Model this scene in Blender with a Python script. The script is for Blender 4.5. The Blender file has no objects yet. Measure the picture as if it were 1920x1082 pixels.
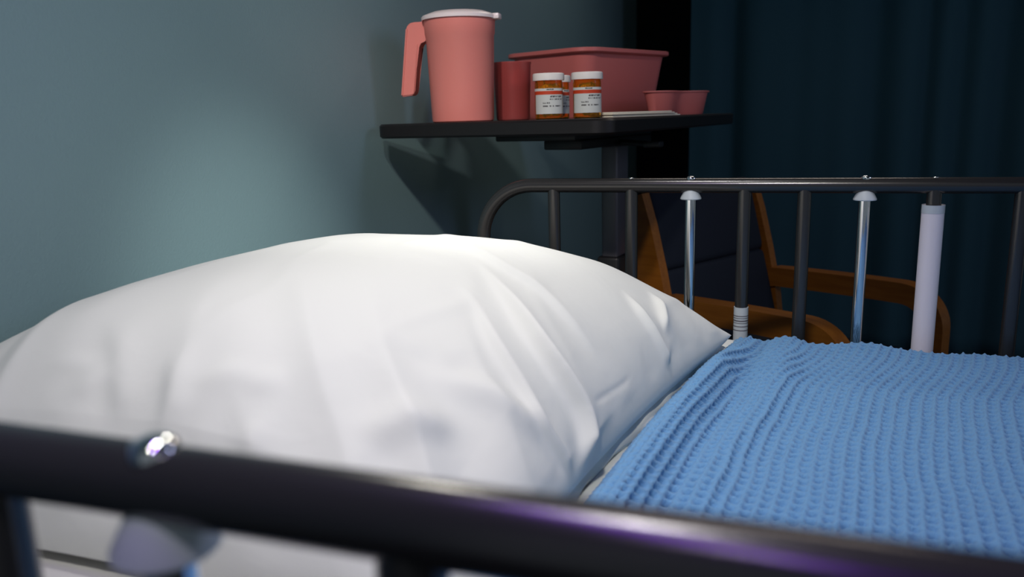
import bpy, bmesh, math, random
import numpy as np
from mathutils import Vector, Matrix
random.seed(4)
scene = bpy.context.scene
COL = scene.collection
PI = math.pi

# ------------------------------------------------------------------ camera
cam_data = bpy.data.cameras.new('camera')
cam_data.sensor_width = 36.0
cam_data.lens = 1500.0 / 1920.0 * 36.0
cam_data.clip_start = 0.02
cam_data.dof.use_dof = True
cam_data.dof.focus_distance = 1.08
cam_data.dof.aperture_fstop = 6.0
cam = bpy.data.objects.new('camera', cam_data)
COL.objects.link(cam)
YAW, PITCH, ROLL = math.radians(19.6), math.radians(12.1), math.radians(1.72)
f = Vector((-math.sin(YAW) * math.cos(PITCH), math.cos(YAW) * math.cos(PITCH), -math.sin(PITCH)))
r0 = Vector((math.cos(YAW), math.sin(YAW), 0))
u0 = r0.cross(f)
r = r0 * math.cos(ROLL) - u0 * math.sin(ROLL)
u = u0 * math.cos(ROLL) + r0 * math.sin(ROLL)
cam.matrix_world = Matrix(((r.x, u.x, -f.x, 0), (r.y, u.y, -f.y, 0), (r.z, u.z, -f.z, 1.0), (0, 0, 0, 1)))
scene.camera = cam

# ------------------------------------------------------------------ world, lights, exposure
world = bpy.data.worlds.new('world')
world.use_nodes = True
world.node_tree.nodes['Background'].inputs[0].default_value = (0.50, 0.58, 0.64, 1)
world.node_tree.nodes['Background'].inputs[1].default_value = 0.26
scene.world = world
scene.view_settings.view_transform = 'Standard'
scene.view_settings.look = 'None'
scene.view_settings.exposure = 0.0
scene.view_settings.gamma = 1.0
scene.view_settings.use_curve_mapping = False


def aim(o, target):
    o.rotation_euler = (Vector(target) - o.location).to_track_quat('-Z', 'Y').to_euler()


def spot(name, loc, target, power, color, angle, blend, radius):
    d = bpy.data.lights.new(name, 'SPOT')
    d.energy, d.color, d.spot_size, d.spot_blend, d.shadow_soft_size = power, color, math.radians(angle), blend, radius
    o = bpy.data.objects.new(name, d)
    COL.objects.link(o)
    o.location = loc
    aim(o, target)
    return o


def area(name, loc, target, power, color, sx, sy):
    d = bpy.data.lights.new(name, 'AREA')
    d.shape, d.size, d.size_y, d.energy, d.color = 'RECTANGLE', sx, sy, power, color
    o = bpy.data.objects.new(name, d)
    COL.objects.link(o)
    o.location = loc
    aim(o, target)
    return o


spot('bedside_reading_light', (-0.44, 0.86, 1.42), (0.14, 0.50, 0.72), 5.2, (1.0, 0.97, 0.86), 115, 1.0, 0.05)
spot('room_spotlight', (-0.05, -0.30, 2.05), (-0.42, 0.84, 0.83), 52.0, (1.0, 1.0, 0.90), 54, 1.0, 0.04)
spot('table_spotlight', (-0.25, -0.26, 2.02), (-0.55, 1.45, 1.05), 66.0, (1.0, 0.88, 0.86), 26, 1.0, 0.04)
spot('headwall_fill_spot', (0.30, 0.75, 1.75), (-0.75, 1.0, 0.62), 42.0, (1.0, 0.98, 0.97), 29, 1.0, 0.04)  # added fill that brightens the lower wall behind the pillow, not an actual lamp
spot('overhead_fill_spot', (-0.30, 0.62, 2.6), (0.05, 0.62, 0.7), 48.0, (1.0, 0.97, 1.0), 50, 0.8, 0.08)  # added overhead fill for blanket and near side of pillow, no real fitting
area('violet_light_strip', (-0.12, 0.08, 1.60), (-0.05, 0.12, 0.9), 1.4, (0.28, 0.03, 1.0), 0.70, 0.02)
area('blue_side_light', (2.0, 1.2, 1.85), (-0.4, 1.0, 0.9), 6.0, (0.55, 0.62, 1.0), 0.3, 0.8)
area('warm_room_light', (-0.1, 2.7, 2.45), (-0.1, 0.4, 0.9), 5.0, (1.0, 0.88, 0.78), 1.0, 0.2)


# ------------------------------------------------------------------ materials
def mat(name, color, rough=0.6, metal=0.0, bump=0.0, bscale=400.0, var=0.0, vscale=6.0, trans=0.0, spec=0.5,
        sss=0.0, sheen=0.0, coat=0.0, ior=1.45, uv=False):
    m = bpy.data.materials.new(name)
    m.use_nodes = True
    nt = m.node_tree
    b = nt.nodes['Principled BSDF']
    b.inputs['Base Color'].default_value = (*color, 1)
    b.inputs['Roughness'].default_value = rough
    b.inputs['Metallic'].default_value = metal
    b.inputs['Specular IOR Level'].default_value = spec
    b.inputs['Transmission Weight'].default_value = trans
    b.inputs['IOR'].default_value = ior
    b.inputs['Sheen Weight'].default_value = sheen
    b.inputs['Coat Weight'].default_value = coat
    if sss:
        b.inputs['Subsurface Weight'].default_value = sss
        b.inputs['Subsurface Scale'].default_value = 0.01
        b.inputs['Subsurface Radius'].default_value = (1.0, 0.5, 0.4)
    tc = nt.nodes.new('ShaderNodeTexCoord')
    co = tc.outputs['UV' if uv else 'Object']
    if bump:
        n = nt.nodes.new('ShaderNodeTexNoise')
        n.inputs['Scale'].default_value = bscale
        n.inputs['Detail'].default_value = 3
        nt.links.new(co, n.inputs['Vector'])
        bp = nt.nodes.new('ShaderNodeBump')
        bp.inputs['Strength'].default_value = 1.0
        bp.inputs['Distance'].default_value = bump
        nt.links.new(n.outputs['Fac'], bp.inputs['Height'])
        nt.links.new(bp.outputs['Normal'], b.inputs['Normal'])
    if var:
        n = nt.nodes.new('ShaderNodeTexNoise')
        n.inputs['Scale'].default_value = vscale
        n.inputs['Detail'].default_value = 4
        nt.links.new(co, n.inputs['Vector'])
        mx = nt.nodes.new('ShaderNodeMix')
        mx.data_type = 'RGBA'
        mx.inputs[6].default_value = (*[c * (1 - var) for c in color], 1)
        mx.inputs[7].default_value = (*[min(1, c * (1 + var)) for c in color], 1)
        nt.links.new(n.outputs['Fac'], mx.inputs[0])
        nt.links.new(mx.outputs[2], b.inputs['Base Color'])
    return m


def wood_mat(name, c1, c2):
    m = mat(name, c1, 0.4)
    nt = m.node_tree
    b = nt.nodes['Principled BSDF']
    tc = nt.nodes.new('ShaderNodeTexCoord')
    mp = nt.nodes.new('ShaderNodeMapping')
    mp.inputs['Scale'].default_value = (3, 30, 30)
    n = nt.nodes.new('ShaderNodeTexNoise')
    n.inputs['Scale'].default_value = 3
    n.inputs['Detail'].default_value = 5
    cr = nt.nodes.new('ShaderNodeValToRGB')
    cr.color_ramp.elements[0].color = (*c1, 1)
    cr.color_ramp.elements[1].color = (*c2, 1)
    cr.color_ramp.elements[0].position = 0.3
    cr.color_ramp.elements[1].position = 0.7
    nt.links.new(tc.outputs['Object'], mp.inputs[0])
    nt.links.new(mp.outputs[0], n.inputs['Vector'])
    nt.links.new(n.outputs['Fac'], cr.inputs[0])
    nt.links.new(cr.outputs[0], b.inputs['Base Color'])
    return m


def cloth_mat(name, color):
    m = mat(name, color, 0.9, spec=0.15, sheen=0.1)
    nt = m.node_tree
    b = nt.nodes['Principled BSDF']
    tc = nt.nodes.new('ShaderNodeTexCoord')
    prev = None
    for sc_, dist, det in ((24.0, 0.0008, 2), (75.0, 0.0002, 3), (1500.0, 0.00005, 2)):
        n = nt.nodes.new('ShaderNodeTexNoise')
        n.inputs['Scale'].default_value = sc_
        n.inputs['Detail'].default_value = det
        n.inputs['Distortion'].default_value = 0.6
        bp = nt.nodes.new('ShaderNodeBump')
        bp.inputs['Strength'].default_value = 1.0
        bp.inputs['Distance'].default_value = dist
        nt.links.new(tc.outputs['Object'], n.inputs['Vector'])
        nt.links.new(n.outputs['Fac'], bp.inputs['Height'])
        if prev: nt.links.new(prev, bp.inputs['Normal'])
        prev = bp.outputs['Normal']
    nt.links.new(prev, b.inputs['Normal'])
    return m


M = dict(
    wall=mat('teal_wall_paint', (0.215, 0.335, 0.343), 0.55, bump=0.00035, bscale=260, var=0.03, vscale=3),
    black_wall=mat('black_paint', (0.006, 0.006, 0.007), 0.9, bump=0.0003, bscale=200),
    floor=mat('grey_vinyl_floor', (0.035, 0.04, 0.045), 0.4, bump=0.0002, bscale=80, var=0.2, vscale=20),
    ceiling=mat('ceiling_paint', (0.10, 0.11, 0.12), 0.9, bump=0.0005, bscale=150),
    pillow=cloth_mat('white_cotton', (0.715, 0.725, 0.675)),
    sheet=mat('white_sheet_cotton', (0.62, 0.61, 0.58), 0.9, bump=0.00008, bscale=1200, spec=0.15),
    rail=mat('black_powder_coat', (0.075, 0.072, 0.070), 0.22, metal=0.65, bump=0.00003, bscale=900, spec=0.9),
    chrome=mat('polished_chrome', (0.85, 0.86, 0.88), 0.07, metal=1.0),
    white_plastic=mat('white_plastic', (0.62, 0.67, 0.69), 0.45, bump=0.0001, bscale=50),
    sleeve=mat('white_vinyl_sleeve', (0.93, 0.86, 0.90), 0.55, bump=0.0002, bscale=350),
    curtain=mat('navy_curtain_cloth', (0.050, 0.120, 0.150), 0.9, bump=0.0003, bscale=600, spec=0.1),
    table=mat('dark_laminate', (0.009, 0.008, 0.008), 0.38, bump=0.0001, bscale=300),
    grey_steel=mat('grey_painted_steel', (0.13, 0.125, 0.135), 0.35, metal=0.3, bump=0.0001, bscale=200),
    black_steel=mat('black_steel', (0.012, 0.012, 0.013), 0.45, bump=0.0001, bscale=200),
    pink=mat('pink_plastic', (0.78, 0.245, 0.205), 0.42, sss=0.12, bump=0.00008, bscale=60),
    pink_dusty=mat('dusty_rose_plastic', (0.68, 0.19, 0.17), 0.40, sss=0.08, bump=0.00008, bscale=60),
    pink_clear=mat('translucent_rose_plastic', (0.62, 0.13, 0.12), 0.32, trans=0.55, bump=0.00005, bscale=80),
    lid=mat('milky_lid_plastic', (0.86, 0.76, 0.74), 0.3, sss=0.2, bump=0.0001, bscale=60),
    amber=mat('amber_plastic', (1.0, 0.60, 0.09), 0.06, trans=0.95, ior=1.2),
    cap=mat('white_cap_plastic', (0.78, 0.77, 0.72), 0.4, bump=0.00005, bscale=100),
    capsule=mat('yellow_capsule', (0.85, 0.62, 0.06), 0.3, var=0.4, vscale=90),
    paper=mat('cream_paper', (0.88, 0.86, 0.70), 0.85, bump=0.0001, bscale=300),
    tag=mat('grey_print', (0.16, 0.15, 0.17), 0.6, var=0.2, vscale=200),
    wood=wood_mat('orange_bentwood', (0.25, 0.080, 0.008), (0.34, 0.118, 0.013)),
    navy=mat('navy_upholstery', (0.004, 0.009, 0.020), 0.85, bump=0.0003, bscale=500),
    rubber=mat('black_rubber', (0.015, 0.015, 0.015), 0.7, bump=0.0002, bscale=100),
)


def blanket_material():
    m = mat('sky_blue_woven_cotton', (0.160, 0.350, 0.590), 0.95, spec=0.05, sheen=0.15)
    nt = m.node_tree
    b = nt.nodes['Principled BSDF']
    tc = nt.nodes.new('ShaderNodeTexCoord')
    n = nt.nodes.new('ShaderNodeTexNoise')
    n.inputs['Scale'].default_value = 900
    n.inputs['Detail'].default_value = 3
    n2 = nt.nodes.new('ShaderNodeTexNoise')
    n2.inputs['Scale'].default_value = 260
    n2.inputs['Detail'].default_value = 2
    add = nt.nodes.new('ShaderNodeMath')
    bp = nt.nodes.new('ShaderNodeBump')
    bp.inputs['Strength'].default_value = 1
    bp.inputs['Distance'].default_value = 0.0011
    nt.links.new(tc.outputs['UV'], n.inputs['Vector'])
    nt.links.new(tc.outputs['UV'], n2.inputs['Vector'])
    nt.links.new(n.outputs['Fac'], add.inputs[0])
    nt.links.new(n2.outputs['Fac'], add.inputs[1])
    nt.links.new(add.outputs[0], bp.inputs['Height'])
    nt.links.new(bp.outputs[0], b.inputs['Normal'])
    return m


def label_material():
    """pharmacy label: white head strip, red-orange band, white field with small grey print"""
    m = mat('pharmacy_label', (0.72, 0.74, 0.72), 0.6)
    nt = m.node_tree
    b = nt.nodes['Principled BSDF']
    N, L = nt.nodes.new, nt.links.new
    tc = N('ShaderNodeTexCoord')
    sep = N('ShaderNodeSeparateXYZ')
    L(tc.outputs['UV'], sep.inputs[0])

    def math_(op, a, bb=None):
        q = N('ShaderNodeMath')
        q.operation = op
        for i, v in enumerate((a, bb)):
            if v is None:
                continue
            if isinstance(v, (int, float)):
                q.inputs[i].default_value = v
            else:
                L(v, q.inputs[i])
        return q.outputs[0]

    def box(x0, x1, y0, y1):
        a = math_('MULTIPLY', math_('GREATER_THAN', sep.outputs[0], x0), math_('LESS_THAN', sep.outputs[0], x1))
        c = math_('MULTIPLY', math_('GREATER_THAN', sep.outputs[1], y0), math_('LESS_THAN', sep.outputs[1], y1))
        return math_('MULTIPLY', a, c)
    mp = N('ShaderNodeMapping')
    mp.inputs['Scale'].default_value = (38, 5, 1)
    L(tc.outputs['UV'], mp.inputs[0])
    no = N('ShaderNodeTexNoise')
    no.inputs['Scale'].default_value = 1.0
    no.inputs['Detail'].default_value = 2
    L(mp.outputs[0], no.inputs['Vector'])
    glyph = math_('GREATER_THAN', no.outputs['Fac'], 0.46)
    rows = [(0.44, 0.78, 0.63, 0.70), (0.44, 0.86, 0.53, 0.585), (0.26, 0.44, 0.385, 0.44), (0.26, 0.74, 0.26, 0.315), (0.36, 0.56, 0.92, 0.975)]
    ink = None
    for rw in rows:
        bx = math_('MULTIPLY', box(*rw), glyph)
        ink = bx if ink is None else math_('MAXIMUM', ink, bx)
    band = box(-1, 2, 0.745, 0.885)
    mx = N('ShaderNodeMix')
    mx.data_type = 'RGBA'
    mx.inputs[6].default_value = (0.56, 0.60, 0.57, 1)
    mx.inputs[7].default_value = (0.50, 0.045, 0.008, 1)
    L(band, mx.inputs[0])
    mx2 = N('ShaderNodeMix')
    mx2.data_type = 'RGBA'
    L(math_('MULTIPLY', ink, 0.95), mx2.inputs[0])
    L(mx.outputs[2], mx2.inputs[6])
    mx2.inputs[7].default_value = (0.05, 0.05, 0.05, 1)
    L(mx2.outputs[2], b.inputs['Base Color'])
    return m


M['blanket'] = blanket_material()
M['label'] = label_material()


# ------------------------------------------------------------------ helpers
def tag(o, label=None, cat=None, group=None, kind=None):
    if label: o['label'] = label
    if cat: o['category'] = cat
    if group: o['group'] = group
    if kind: o['kind'] = kind
    return o


def empty(name, loc=(0, 0, 0), rz=0.0, label=None, cat=None, group=None):
    o = bpy.data.objects.new(name, None)
    o.empty_display_size = 0.05
    COL.objects.link(o)
    o.location = loc
    o.rotation_euler = (0, 0, rz)
    return tag(o, label, cat, group)


def obj(name, bm, m, parent=None, smooth=True, sharp=40):
    bmesh.ops.recalc_face_normals(bm, faces=bm.faces)
    me = bpy.data.meshes.new(name)
    bm.to_mesh(me)
    bm.free()
    me.materials.append(m)
    if smooth:
        for p in me.polygons:
            p.use_smooth = True
        me.set_sharp_from_angle(angle=math.radians(sharp))
    o = bpy.data.objects.new(name, me)
    COL.objects.link(o)
    o.parent = parent
    return o


def np_mesh(name, verts, quads, m, parent=None, uv=None):
    me = bpy.data.meshes.new(name)
    me.from_pydata(verts.tolist() if len(verts) < 10 else [], [], [])
    me.vertices.add(len(verts))
    me.vertices.foreach_set('co', verts.astype(np.float32).ravel())
    nq = len(quads)
    me.loops.add(nq * 4)
    me.loops.foreach_set('vertex_index', quads.astype(np.int32).ravel())
    me.polygons.add(nq)
    me.polygons.foreach_set('loop_start', np.arange(0, nq * 4, 4, dtype=np.int32))
    me.polygons.foreach_set('loop_total', np.full(nq, 4, dtype=np.int32))
    me.polygons.foreach_set('use_smooth', np.ones(nq, dtype=bool))
    me.update(calc_edges=True)
    me.validate()
    if uv is not None:
        l = me.uv_layers.new(name='UVMap')
        l.data.foreach_set('uv', uv[quads.ravel()].astype(np.float32).ravel())
    me.materials.append(m)
    o = bpy.data.objects.new(name, me)
    COL.objects.link(o)
    o.parent = parent
    return o


def add_box(bm, x0, x1, y0, y1, z0, z1, bev=0.0, seg=2, mtx=None):
    v = [bm.verts.new(p) for p in ((x0, y0, z0), (x1, y0, z0), (x1, y1, z0), (x0, y1, z0), (x0, y0, z1), (x1, y0, z1), (x1, y1, z1), (x0, y1, z1))]
    fs = [bm.faces.new([v[i] for i in q]) for q in ((0, 3, 2, 1), (4, 5, 6, 7), (0, 1, 5, 4), (1, 2, 6, 5), (2, 3, 7, 6), (3, 0, 4, 7))]
    if bev:
        es = list({e for q in fs for e in q.edges})
        rr = bmesh.ops.bevel(bm, geom=es, offset=bev, segments=seg, affect='EDGES', profile=0.5)
        v = list({w for q in rr['faces'] for w in q.verts} | {w for w in v if w.is_valid})
    if mtx is not None:
        for w in v:
            w.co = mtx @ w.co
    return v


def add_tube(bm, pts, rad, seg=20, cap=True, rads=None):
    pts = [Vector(p) for p in pts]
    t = (pts[1] - pts[0]).normalized()
    ref = Vector((0, 0, 1)) if abs(t.z) < 0.9 else Vector((1, 0, 0))
    nrm = t.cross(ref).normalized()
    rings = []
    for i, p in enumerate(pts):
        if i == 0: t = pts[1] - pts[0]
        elif i == len(pts) - 1: t = pts[-1] - pts[-2]
        else: t = (pts[i + 1] - pts[i]).normalized() + (pts[i] - pts[i - 1]).normalized()
        t.normalize()
        nrm = (nrm - t * nrm.dot(t)).normalized()
        bi = t.cross(nrm)
        rd = rads[i] if rads else rad
        rings.append([bm.verts.new(p + (nrm * math.cos(a) + bi * math.sin(a)) * rd) for a in [2 * PI * k / seg for k in range(seg)]])
    for a, b in zip(rings, rings[1:]):
        for k in range(seg):
            bm.faces.new((a[k], a[(k + 1) % seg], b[(k + 1) % seg], b[k]))
    if cap:
        bm.faces.new(rings[0][::-1])
        bm.faces.new(rings[-1])


def add_lathe(bm, prof, seg=48, cx=0, cy=0, ribs=0, ribamp=0.0):
    """prof: list of (r, z); r == 0 makes a pole"""
    rings = []
    for rr, z in prof:
        if rr <= 1e-6:
            rings.append([bm.verts.new((cx, cy, z))])
        else:
            rings.append([bm.verts.new((cx + (rr - (ribamp if ribs and k % 2 else 0)) * math.cos(2 * PI * k / seg), cy + (rr - (ribamp if ribs and k % 2 else 0)) * math.sin(2 * PI * k / seg), z)) for k in range(seg)])
    for a, b in zip(rings, rings[1:]):
        for k in range(seg):
            k2 = (k + 1) % seg
            if len(a) == 1 and len(b) == 1: continue
            if len(a) == 1: bm.faces.new((a[0], b[k2], b[k]))
            elif len(b) == 1: bm.faces.new((a[k], a[k2], b[0]))
            else: bm.faces.new((a[k], a[k2], b[k2], b[k]))


def add_loft(bm, rings, close_start=True, close_end=True):
    rv = [[bm.verts.new(p) for p in ring] for ring in rings]
    n = len(rv[0])
    for a, b in zip(rv, rv[1:]):
        for k in range(n):
            bm.faces.new((a[k], a[(k + 1) % n], b[(k + 1) % n], b[k]))
    if close_start: bm.faces.new(rv[0][::-1])
    if close_end: bm.faces.new(rv[-1])


def rrect(w, d, rad, z, seg=8):
    pts = []
    for cx, cy, a0 in ((w / 2 - rad, d / 2 - rad, 0), (-w / 2 + rad, d / 2 - rad, 90), (-w / 2 + rad, -d / 2 + rad, 180), (w / 2 - rad, -d / 2 + rad, 270)):
        for k in range(seg + 1):
            a = math.radians(a0 + 90 * k / seg)
            pts.append((cx + rad * math.cos(a), cy + rad * math.sin(a), z))
    return pts


def struct(name, bm, m, smooth=False):
    o = obj(name, bm, m, None, smooth)
    o['kind'] = 'structure'
    return o


def copy_tree(o, parent=None):
    c = o.copy()
    COL.objects.link(c)
    c.parent = parent
    for ch in list(o.children):
        copy_tree(ch, c)
    return c


def wave_noise(x, y, seed, n=14, f0=1.0, f1=6.0, ax=1.0, ay=1.0):
    rs = np.random.RandomState(seed)
    out = np.zeros_like(x)
    for i in range(n):
        a = rs.rand() * 2 * PI
        fr = f0 * (f1 / f0) ** rs.rand()
        ph = rs.rand() * 2 * PI
        out += np.sin(2 * PI * fr * (x * ax * math.cos(a) + y * ay * math.sin(a)) + ph) / (fr / f0) ** 0.7
    return out / math.sqrt(n)


# ------------------------------------------------------------------ the room
WX = -0.758
bm = bmesh.new(); add_box(bm, WX - 0.1, WX, -1.6, 4.05, 0, 2.7); struct('wall_left', bm, M['wall'])
bm = bmesh.new(); add_box(bm, WX - 0.1, 3.6, 4.05, 4.15, 0, 2.7); struct('wall_back', bm, M['black_wall'])
bm = bmesh.new(); add_box(bm, WX - 0.1, 3.6, -1.6, 4.15, -0.1, 0.0); struct('floor', bm, M['floor'])
bm = bmesh.new(); add_box(bm, WX - 0.1, 3.6, -1.6, 4.15, 2.7, 2.8); struct('ceiling', bm, M['ceiling'])
bm = bmesh.new(); add_box(bm, WX, WX + 0.012, -1.6, 4.05, 0, 0.10, 0.004); struct('baseboard_left', bm, M['black_wall'])


def curtain():
    root = empty('privacy_curtain', (-0.42, 3.4, 0), 0, 'dark blue floor-length curtain hanging in soft folds behind the armchair', 'curtain')
    L = 2.7
    nx, nz = 520, 30
    s = np.linspace(0, L, nx)
    folds = 0.006 * np.sin(2 * PI * s / 0.47 + 1.0) + 0.001 * np.sin(2 * PI * s / 0.105 + 2 * np.sin(s * 2))
    for c_, w_, d_ in ((0.165, 0.035, 0.045), (0.40, 0.05, 0.008), (0.69, 0.045, 0.050), (0.865, 0.028, 0.040), (0.985, 0.03, 0.035), (1.12, 0.04, 0.05), (1.33, 0.04, 0.045), (1.50, 0.03, 0.04), (1.72, 0.05, 0.05), (1.93, 0.035, 0.04), (2.12, 0.04, 0.05), (2.35, 0.04, 0.04), (2.55, 0.03, 0.04)):
        folds += d_ * np.exp(-((s - c_) / (w_ * 1.25)) ** 2)
    z = np.linspace(0.015, 2.62, nz)
    S, Z = np.meshgrid(s, z, indexing='ij')
    Fd = np.repeat(folds[:, None], nz, 1) * (1.0 + 0.12 * np.sin(Z * 1.7 + S * 2)) + 0.006 * np.sin(Z * 2.1 + S * 6)
    front = np.stack([S, Fd, Z], -1).reshape(-1, 3)
    back = front + np.array([0, 0.003, 0])
    idx = np.arange(nx * nz).reshape(nx, nz)
    q = np.stack([idx[:-1, :-1], idx[1:, :-1], idx[1:, 1:], idx[:-1, 1:]], -1).reshape(-1, 4)
    q2 = q[:, ::-1] + nx * nz
    e = []
    off = nx * nz
    for a, b in list(zip(idx[0, :-1], idx[0, 1:])) + list(zip(idx[-1, 1:], idx[-1, :-1])) + list(zip(idx[1:, 0], idx[:-1, 0])) + list(zip(idx[:-1, -1], idx[1:, -1])):
        e.append((a, b, b + off, a + off))
    np_mesh('cloth', np.vstack([front, back]), np.vstack([q, q2, np.array(e)]), M['curtain'], root)
    bm = bmesh.new(); add_box(bm, -0.2, 2.9, -0.02, 0.02, 2.62, 2.70, 0.004); obj('track', bm, M['grey_steel'], root)


curtain()

# ------------------------------------------------------------------ hospital bed
BED_X0, BED_X1 = -0.738, 1.25
YN, YF, RT = 0.165, 1.212, 0.0110      # rail centre lines, rail height, tube radius


def bed():
    root = empty('hospital_bed', (0.24, 0.69, 0), 0, 'hospital bed with black tubular side rails under a white pillow and blue blanket', 'bed')
    ox, oy = 0.24, 0.69
    bm = bmesh.new()
    for y in (0.24, 1.12):
        add_box(bm, BED_X0 + 0.02 - ox, BED_X1 - ox, y - 0.02 - oy, y + 0.02 - oy, 0.40, 0.45, 0.004)
    for x in (BED_X0 + 0.04, 0.2, BED_X1 - 0.03):
        add_box(bm, x - 0.02 - ox, x + 0.02 - ox, 0.24 - oy, 1.12 - oy, 0.40, 0.45, 0.004)
    obj('bed_frame', bm, M['grey_steel'], root)
    bm = bmesh.new(); add_box(bm, BED_X0 - ox, BED_X1 - ox, 0.20 - oy, 1.16 - oy, 0.45, 0.492, 0.006); obj('deck', bm, M['grey_steel'], root)
    for x in (BED_X0 + 0.08, BED_X1 - 0.08):
        for y in (0.26, 1.10):
            bm = bmesh.new(); add_box(bm, x - 0.02 - ox, x + 0.02 - ox, y - 0.02 - oy, y + 0.02 - oy, 0.10, 0.40, 0.004)
            leg = obj('leg', bm, M['grey_steel'], root)
            bm = bmesh.new(); add_tube(bm, [(x - ox, y - oy - 0.014, 0.05), (x - ox, y - oy + 0.014, 0.05)], 0.05, 28)
            add_box(bm, x - ox - 0.012, x - ox + 0.012, y - oy - 0.02, y - oy + 0.02, 0.06, 0.11, 0.003)
            obj('caster', bm, M['rubber'], leg)
    for side, Y in (('near', YN), ('far', YF)):
        y = Y - oy
        ZR = 0.9015 if side == 'near' else 0.893
        x0, x1, zb, R = -0.478 - ox, 1.05 - ox, 0.52, 0.085
        pts = [(x0, y, zb)]
        for k in range(0, 13):
            a = PI - PI / 2 * k / 12
            pts.append((x0 + R + R * math.cos(a), y, ZR - R + R * math.sin(a)))
        xs = np.linspace(x0 + R + 0.03, x1 - R - 0.03, 24)
        pts += [(float(q), y, ZR) for q in xs]
        for k in range(0, 13):
            a = PI / 2 - PI / 2 * k / 12
            pts.append((x1 - R + R * math.cos(a), y, ZR - R + R * math.sin(a)))
        pts.append((x1, y, zb))
        bm = bmesh.new(); add_tube(bm, pts, RT, 32)
        rail = obj('side_rail', bm, M['rail'], root)
        bm = bmesh.new(); add_tube(bm, [(x0, y, zb), (x1, y, zb)], RT, 24); obj('lower_tube', bm, M['rail'], rail)
        for x in (x0 + 0.2, x1 - 0.2):
            bm = bmesh.new()
            add_box(bm, x - 0.02, x + 0.02, min(y, 0.0) if y < 0 else y - 0.10, y if y > 0 else y + 0.10, 0.43, 0.455, 0.003)
            add_box(bm, x - 0.02, x + 0.02, y - 0.006, y + 0.006, 0.43, 0.53, 0.003)
            obj('rail_bracket', bm, M['black_steel'], rail)
        for i, (x, kind) in enumerate(((-0.357, 'b'), (-0.234, 'b'), (-0.145 if side == 'far' else -0.167, 'c'), (-0.068 if side == 'far' else -0.088, 'b'), (0.014, 'b'), (0.093, 'c'), (0.179, 's'), (0.283, 'b'), (0.38, 'b'), (0.47, 'c'), (0.57, 'b'), (0.68, 'b'), (0.80, 'b'))):
            px = x - ox
            if kind == 'c':
                bm = bmesh.new(); add_tube(bm, [(px, y, zb), (px, y, ZR - 0.012)], 0.0078, 24); p = obj('chrome_post', bm, M['chrome'], rail)
                bm = bmesh.new()
                add_lathe(bm, [(0.0, ZR - 0.003), (0.006, ZR - 0.004), (0.0105, ZR - 0.009), (0.0150, ZR - 0.0175), (0.0155, ZR - 0.0195), (0.0148, ZR - 0.0205), (0.0, ZR - 0.0205)], 32, px, y)
                obj('collar', bm, M['white_plastic'], p)
                bm = bmesh.new()
                add_lathe(bm, [(0.0072, ZR + 0.0085), (0.0072, ZR + 0.0108), (0.006, ZR + 0.0126), (0.003, ZR + 0.0138), (0.0, ZR + 0.0141)], 24, px, y)
                obj('rivet', bm, M['chrome'], p)
            else:
                bm = bmesh.new(); add_tube(bm, [(px, y, zb), (px, y, ZR - 0.004)], 0.0095, 24); p = obj('post', bm, M['rail'], rail)
                bm = bmesh.new()
                if side == 'near' or kind == 'b' and i != 1:
                    bm.free()
                    bm = None
                if bm: add_lathe(bm, [(0.004, ZR + 0.0100), (0.004, ZR + 0.0115), (0.002, ZR + 0.0123), (0.0, ZR + 0.0125)], 16, px, y)
                if bm: obj('rivet', bm, M['chrome'], p)
                if kind == 's' and side == 'far':
                    bm = bmesh.new(); add_lathe(bm, [(0.0097, 0.866), (0.0142, 0.866), (0.0142, 0.53), (0.0097, 0.53)], 32, px, y)
                    s = obj('sleeve', bm, M['sleeve'], p); s['label'] = 'long white plastic sleeve around a rail post'
                    bm = bmesh.new(); add_lathe(bm, [(0.0145, 0.867), (0.0145, 0.856)], 32, px, y)
                    obj('sleeve_band', bm, M['white_plastic'], s)
                if i == 3 and side == 'far':
                    bm = bmesh.new(); add_lathe(bm, [(0.0096, 0.712), (0.0106, 0.712), (0.0106, 0.645), (0.0096, 0.645)], 24, px, y)
                    s = obj('sticker', bm, M['white_plastic'], p); s['label'] = 'small white sticker with grey print wrapped around a post'
                    bm = bmesh.new()
                    for z0, h in ((0.700, 0.0014), (0.6965, 0.001), (0.693, 0.002), (0.689, 0.001), (0.684, 0.0014), (0.678, 0.0014)):
                        add_lathe(bm, [(0.01075, z0), (0.01075, z0 - h)], 24, px, y)
                    obj('print', bm, M['tag'], s)
    return root


bed()


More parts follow.
